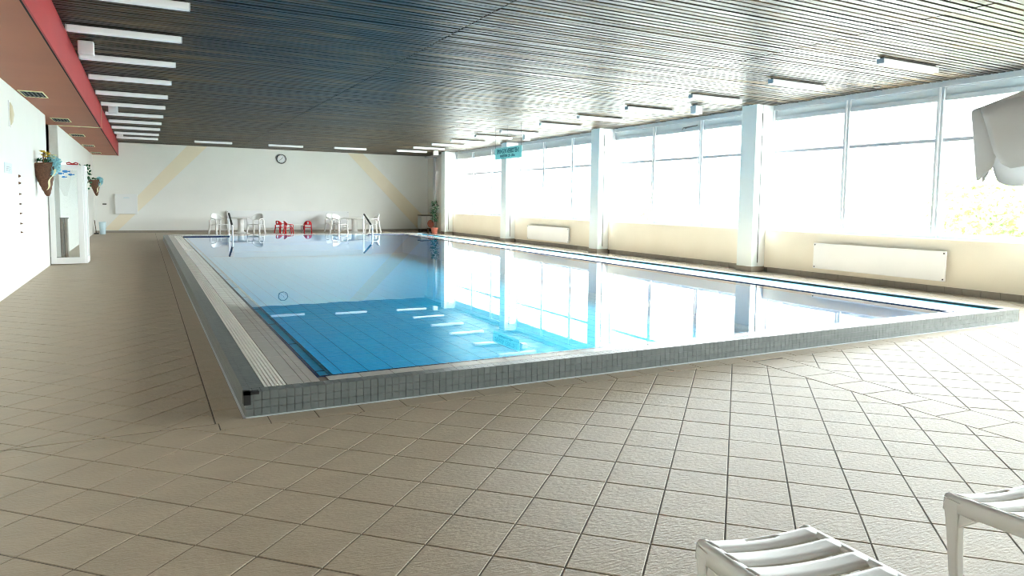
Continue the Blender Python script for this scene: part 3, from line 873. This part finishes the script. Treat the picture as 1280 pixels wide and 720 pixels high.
# ================================================================== FURNITURE AT THE BACK WALL
def make_chair(name, label, m, s=1.0):
    """round-backed one piece resin armchair, faces -Y, metres / K, 0.75 tall"""
    t = thing(name, label, 'chair')
    st = MB().sheet(lambda u, v: (u * (.21 - .02 * v) * s, (-.20 + .40 * v) * s, (.36 + .012 * abs(u) - .025 * v + .01 * math.cos(u * 3)) * s), [-1, -.6, -.2, .2, .6, 1], [k / 6 for k in range(7)])
    part('seat', st, m, t, smooth=True, solid=.02 * s)
    # shell back: arc of a cylinder, crowned top, slots
    us = [-1.15 + 2.3 * k / 22 for k in range(23)]
    def back(u, v):
        r = .225 * s
        top = .745 - .16 * max(0, abs(u) - .25) ** 1.6
        z = .50 + (top - .50) * v
        lean = .06 * (z - .4)
        return (r * math.sin(u) * 1.0, .02 * s + r * math.cos(u) * .95 + lean, z * s)
    part('backrest', MB().sheet(back, us, [0, .2, .8, 1],
         skip=(lambda u, v: .2 < v < .8 and abs(u) < .22) if s < .8 else None), m, t, smooth=True, solid=.018 * s)
    for sx in (-1, 1):
        part('arm', MB().tube([(sx * .205 * s, .11 * s, .57 * s), (sx * .235 * s, -.02 * s, .56 * s), (sx * .235 * s, -.17 * s, .545 * s), (sx * .225 * s, -.21 * s, .50 * s), (sx * .215 * s, -.19 * s, .37 * s)], .018 * s, 6), m, t, smooth=True)
        part('leg', MB().tube([(sx * .205 * s, -.175 * s, .37 * s), (sx * .235 * s, -.225 * s, 0)], [.036 * s, .028 * s], 6), m, t, smooth=True)
        part('leg', MB().tube([(sx * .19 * s, .19 * s, .50 * s), (sx * .185 * s, .19 * s, .36 * s), (sx * .215 * s, .26 * s, 0)], [.03 * s, .036 * s, .028 * s], 6), m, t, smooth=True)
    return t
def make_table(label, loc):
    t = thing('round_table', label, 'table', loc)
    part('tabletop', MB().lathe([(0, .58), (.42, .58), (.435, .57), (.435, .555), (.41, .545), (0, .545)], (0, 0), 32), M['plastic'], t, smooth=False)
    part('pedestal', MB().lathe([(.12, .545), (.105, .45), (.105, .10), (.14, .05)], (0, 0), 20), M['plastic'], t, smooth=True)
    part('foot', MB().lathe([(.14, .05), (.30, .025), (.31, 0)], (0, 0), 20), M['plastic'], t, smooth=True)
    return t
gw = 'white resin chairs at the back wall'
c0 = make_chair('garden_chair', 'white resin armchair left of the first round white table', M['plastic'])
c0.location = Vector((2.24, 26.5, 0)) * K; c0.rotation_euler = (0, 0, .5); c0['group'] = gw
copy_tree(c0, (3.46, 26.55, 0), -.6, 'white resin armchair right of the first round white table', gw)
copy_tree(c0, (6.32, 26.3, 0), .55, 'white resin armchair in front of the second round white table', gw)
copy_tree(c0, (6.44, 27.85, 0), .25, 'white resin armchair behind the second round table by the wall', gw)
copy_tree(c0, (7.62, 26.45, 0), -1.5, 'white resin armchair right of the second round table by the handrail', gw)
make_table('round white pedestal table left of the red chairs', (3.04, 27.3, 0))
make_table('round white pedestal table right of the red chairs', (7.14, 27.25, 0))
gr = 'red children chairs'
k0 = make_chair('child_chair', 'small red resin chair turned sideways left of the little table', M['redplastic'], .63)
k0.location = Vector((4.40, 27.3, 0)) * K; k0.rotation_euler = (0, 0, 2.3); k0['group'] = gr
copy_tree(k0, (4.60, 26.75, 0), 1.65, 'small red resin chair closest to the little table on its left', gr)
copy_tree(k0, (5.33, 27.0, 0), 3.0, 'small red resin chair right of the little table', gr)
kt = thing('child_table', 'low white square table between the small red chairs', 'table', (4.95, 27.15, 0))
part('tabletop', MB().box(-.24, .24, -.2, .2, .30, .325), M['plastic'], kt, bevel=.006)
for sx in (-1, 1):
    for sy in (-1, 1):
        part('leg', MB().tube([(sx * .20, sy * .16, .30), (sx * .22, sy * .18, 0)], .016, 6), M['greyplastic'], kt, smooth=True)

# bin, squeegee, cabinet, pots
bn_ = thing('waste_bin', 'white waste bin on the floor in the far left corner', 'bin', (-1.24, 27.6, 0))
part('body', MB().lathe([(0, 0), (.085, 0), (.105, .40), (.108, .41), (.095, .41)], (0, 0), 18), M['paleblue'], bn_, smooth=False)
part('liner', MB().lathe([(.09, .40), (.085, .2), (0, .18)], (0, 0), 18), M['white'], bn_)
sq = thing('floor_squeegee', 'dark slim floor squeegee standing beside the white waste bin', 'squeegee', (-1.43, 27.75, 0))
part('pole', MB().tube([(0, 0, .03), (-.05, .1, .46)], .014, 6), M['bark'], sq)
part('blade', MB().box(-.07, .07, -.02, .02, 0, .04), M['black'], sq)
cab = thing('low_cabinet', 'low pale cabinet with dark top in the far right corner', 'cabinet', (10.36, 28.2, 0))
part('body', MB().box(-.24, .24, -.2, .2, .10, .65), M['grey_panel'], cab)
part('door', MB().box(-.23, -.005, -.215, -.2, .12, .63), M['white'], cab, bevel=.004)
part('door', MB().box(.005, .23, -.215, -.2, .12, .63), M['white'], cab, bevel=.004)
part('top', MB().box(-.255, .255, -.225, .21, .65, .685), M['wood_dark'], cab, label='dark worktop')
part('plinth', MB().box(-.22, .22, -.18, .2, 0, .10), M['darkgrey'], cab)
pp = thing('potted_plant', 'leafy green potted plant in a terracotta pot beside the last column', 'plant', (9.86, 25.75, 0))
part('pot', MB().lathe([(0, 0), (.095, 0), (.13, .19), (.145, .19), (.145, .24), (.125, .24), (.12, .2), (0, .19)], (0, 0), 20), M['pot'], pp)
part('stem', MB().tube([(0, 0, .19), (.01, .01, .5), (-.02, 0, .8), (.02, .02, 1.15)], [.014, .012, .010, .006], 6), M['bark'], pp)
lf = MB(); rnd = random.Random(5)
for k in range(300):
    z = rnd.uniform(.48, 1.27)
    r = .16 * (1.1 - abs(z - .9) * 1.1)
    a = rnd.uniform(0, 2 * PI)
    p = Vector((r * math.cos(a) * rnd.random() ** .5, r * math.sin(a) * rnd.random() ** .5, z))
    d = Vector((math.cos(a), math.sin(a), rnd.uniform(-.7, .5))).normalized() * rnd.uniform(.08, .12)
    e = d.cross(Vector((0, 0, 1))).normalized() * .036
    lf.add([p, p + d * .5 + e, p + d, p + d * .5 - e], [(0, 1, 2, 3)])
part('leaves', lf, M['leaf'], pp, kind='stuff')
tag(part('clay_dish', MB().lathe([(0, .02), (.14, .015), (.155, .05), (.15, .055)], (0, 0), 22), M['pot'], None, (9.80, 26.1, .37), (PI / 2 - .15, 0, .3)), 'round terracotta dish leaning upright behind the plant pot', 'dish')
tag(part('plant_stool', MB().box(-.1, .1, -.06, .06, .19, .215).box(-.09, -.07, -.05, .05, 0, .19).box(.07, .09, -.05, .05, 0, .19), M['bark'], None, (9.80, 26.1, 0)), 'little brown stool holding the terracotta dish by the last column', 'stool')

# ================================================================== FOREGROUND: loungers and parasol
def lounger(name, label, loc, rz, tilt):
    """local: x across, +y is the foot direction (foot end at y=0, body runs to -y)"""
    t = thing(name, label, 'sun lounger', loc, rz, 'white resin loungers')
    W, H = .185, .285
    tl_ = math.tan(tilt)
    def top(x, y):
        f = (x / W)
        return H - tl_ * y - .013 * (1 - f * f) - .006 * max(0, (y + .02)) 
    xs = [-W + .012 + (2 * W - .024) * k / 20 for k in range(21)]
    def strip(y0, y1, lip):
        ys = [y1 + (y0 - y1) * k / 8 for k in range(9)]
        def fn(x, y):
            f = (y - y1) / (y0 - y1)          # 0 at the head side .. 1 at the foot side
            return (x, y, top(x, y) - lip * (max(0, f - .72) / .28) ** 2 - lip * .6 * (max(0, .2 - f) / .2) ** 2)
        return fn, ys
    fn, ys = strip(-.004, -.078, .012)
    hole = lambda x, y: abs(x) < .055 and -.040 < y < -.026
    ys2 = [-.078, -.07, -.06, -.05, -.040, -.033, -.026, -.015, -.004]
    part('foot_panel', MB().sheet(fn, xs, ys2, skip=hole), M['plastic'], t, smooth=True, solid=.012, label='foot panel with hand slot')
    y = -.096
    k = 0
    while y > -1.60:
        fn, ys = strip(y, y - .083, .010)
        part('slat', MB().sheet(fn, xs, ys), M['plastic'], t, smooth=True, solid=.012)
        y -= .101; k += 1
    for s in (-1, 1):
        # side rail: a rounded skirt that runs the whole length
        sec = [(-.030, -.002), (-.014, .004), (.0, .003), (.008, -.006), (.010, -.05), (.004, -.052), (.0, -.018), (-.022, -.014)]
        ysr = [-.004, -.03, -.2, -.5, -.9, -1.3, -1.64]
        mb = MB()
        n = len(sec)
        vs = []
        for yy in ysr:
            for a, b in sec:
                bb_ = b
                vs.append((s * (W + a * 1.0), yy, H - tl_ * yy + bb_))
        fs = [(i * n + q, i * n + (q + 1) % n, (i + 1) * n + (q + 1) % n, (i + 1) * n + q) for i in range(len(ysr) - 1) for q in range(n)]
        fs += [tuple(range(n)), tuple(range(len(vs) - n, len(vs)))]
        part('side_rail', mb.add(vs, fs), M['plastic'], t, smooth=True)
        # foot leg: broad at the top, tapering
        for yy, dirn in ((-.004, 1), (-1.35, -1)):
            lv, lf_ = [], []
            zt_ = H - tl_ * yy
            rows = [(-.006, -.004, .056), (-.03, .002, .060), (-.08, -.010, .048), (-.16, -.022, .040), (-zt_ , -.038, .034)]
            for dz, back, wd in rows:
                for a, b in ((-.022, 0), (.0108, 0), (.0108, -1), (-.022, -1)):
                    o = -.003 if dz > -.01 else 0
                    lv.append((s * (W + a + o), yy + dirn * back + (dirn * wd * b), zt_ + dz - (.004 if dz == 0 else 0)))
            for i in range(len(rows) - 1):
                for q in range(4):
                    lf_.append((i * 4 + q, i * 4 + (q + 1) % 4, (i + 1) * 4 + (q + 1) % 4, (i + 1) * 4 + q))
            lf_ += [(0, 1, 2, 3), tuple(range(len(lv) - 1, len(lv) - 5, -1))]
            lg_ = part('leg', MB().add(lv, lf_), M['plastic'], t, bevel=.006)
            part('gusset', MB().add([(s * (W - .016), yy - dirn * .062, zt_ - .045), (s * (W + .006), yy - dirn * .062, zt_ - .045), (s * (W + .006), yy - dirn * .12, zt_ - .045), (s * (W - .016), yy - dirn * .12, zt_ - .045),
                                     (s * (W - .016), yy - dirn * .055, zt_ - .095), (s * (W + .006), yy - dirn * .055, zt_ - .095)],
                                    [(0, 1, 2, 3), (0, 4, 5, 1), (4, 3, 2, 5), (0, 3, 4), (1, 5, 2)]), M['plastic'], lg_)
    part('foot_bar', MB().box(-W + .01, W - .01, -.016, -.004, H - .055, H - .028), M['plastic'], t, bevel=.004)
    return t
lounger('sun_lounger', 'white resin sun lounger at the bottom edge of the photo, foot end towards the pool', (1.565, 1.455, 0), -.21, .10)
lounger('sun_lounger', 'white resin sun lounger to the right beneath the grey parasol', (2.55, 1.33, 0), -.21, .10)

def parasol(loc, R, zr, zt, vh):
    t = thing('parasol', 'grey canvas parasol with drooping valance at the right edge of the photo', 'parasol', loc, .12)
    n = 8
    def canopy(u, v):
        a = u
        seg = (a / (2 * PI) * n) % 1
        sag = .10 * math.sin(PI * seg)
        rr = R * v * (1 - .055 * math.sin(PI * seg) * v)
        z = zt + (zr - zt) * (v ** 1.15) - sag * v * (1 - v) * 1.6 + .02 * math.sin(PI * seg) * v
        return (rr * math.cos(a), rr * math.sin(a), z)
    us = [2 * PI * k / 64 for k in range(65)]
    part('canopy', MB().sheet(canopy, us, [.02, .15, .3, .45, .6, .75, .88, .96, 1.0]), M['fabric'], t, smooth=True, solid=.004)
    for k in range(n):
        a0, a1 = 2 * PI * k / n, 2 * PI * (k + 1) / n
        def val(u, v):
            x, y, z = canopy(a0 + (a1 - a0) * u, 1.0)
            e = min(u, 1 - u)
            hh = vh * (1 - .45 * max(0, (.12 - e) / .12) ** 2) * (1 + .10 * math.sin(u * 9.5 + k))
            out = 1 - .05 * v + .02 * math.sin(u * 9 + k) * v
            return (x * out, y * out, z - hh * v)
        part('valance', MB().sheet(val, [.015 + .97 * j / 24 for j in range(25)], [0, .25, .5, .75, 1]), M['fabric'], t, smooth=True, solid=.004)
        x, y, z = canopy(a0, 1.0)
        part('rib', MB().tube([(0, 0, zt - .06), (x * .5, y * .5, (zt + zr) / 2 - .03), (x * .98, y * .98, z - .01)], .008, 6), M['white'], t)
    part('pole', MB().tube([(0, 0, .02), (0, 0, zt + .02)], .02, 10), M['white'], t, smooth=True)
    part('finial', MB().lathe([(0, zt + .09), (.025, zt + .06), (.03, zt)], (0, 0), 10), M['white'], t, smooth=True)
    part('base', MB().lathe([(0, .08), (.06, .08), (.26, .05), (.28, 0), (0, 0)], (0, 0), 24), M['greyplastic'], t)
    return t
parasol((3.135, .76, 0), .95, 1.575, 1.93, .22)

# ================================================================== OUTSIDE
struct('ground_outside', MB().box(10.85, 160, -90, 130, -.40, -.30), M['concrete'])
def bush(loc, r, h, n, label, seed):
    t = thing('garden_bush', label, 'bush', loc, 0, 'bushes beyond the windows')
    rnd = random.Random(seed)
    part('stem', MB().tube([(0, 0, 0), (.05, .02, h * .6)], [.08, .04], 6), M['bark'], t)
    b = MB()
    for k in range(n):
        a, q = rnd.uniform(0, 2 * PI), rnd.uniform(-1, 1)
        rad = rnd.random() ** .4
        s = math.sqrt(1 - q * q)
        p = Vector((r * rad * s * math.cos(a), r * rad * s * math.sin(a), h * .5 + h * .5 * rad * q))
        p *= 1 + .12 * math.sin(5 * a + 3 * q)
        d = Vector((rnd.uniform(-1, 1), rnd.uniform(-1, 1), rnd.uniform(-1, 1))).normalized() * .16
        e = d.cross(Vector((rnd.uniform(-1, 1), rnd.uniform(-1, 1), rnd.uniform(-1, 1)))).normalized() * .07
        b.add([p, p + d * .5 + e, p + d, p + d * .5 - e], [(0, 1, 2, 3)])
    part('foliage', b, M['palegreen'], t, kind='stuff')
bush((19.0, 10.2, -.3), 1.6, 2.4, 2600, 'pale green bush outside the nearest window beside the parasol', 1)
bush((20.5, 5.6, -.3), 2.2, 2.9, 3000, 'larger pale green bush outside at the right edge, partly behind the parasol', 2)
bush((34.0, 44.0, -.3), 1.8, 2.2, 1500, 'small green bush far outside the third window bay', 4)
def mast(y, label):
    t = thing('line_mast', label, 'mast', (24.0, y, -.3), 0, 'masts beyond the windows')
    part('pole', MB().tube([(0, 0, 0), (0, 0, 5.2)], .09, 8), M['mast'], t)
    part('arm', MB().tube([(0, 0, 3.5), (-.9, 0, 3.6)], .05, 6), M['mast'], t)
    part('brace', MB().tube([(0, 0, 2.7), (-.7, 0, 3.55)], .035, 6), M['mast'], t)
    part('insulator', MB().lathe([(0, 3.75), (.07, 3.7), (.07, 3.6), (0, 3.55)], (-.75, 0), 8), M['mast'], t)
for y, s in ((15.6, 'seen through the middle pane of the nearest bay'), (22.6, 'seen through the far pane of the nearest bay'), (33.0, 'seen through the second window bay')):
    mast(y, 'thin grey line mast outside, ' + s)
for z, lb in ((3.25, 'lower grey overhead wire running past outside the windows'), (4.35, 'upper grey overhead wire running past outside the windows')):
    tag(part('overhead_wire', MB().tube([(23.0, -20, z), (23.0, 80, z)], .028, 6), M['mast'], None), lb, 'wire')
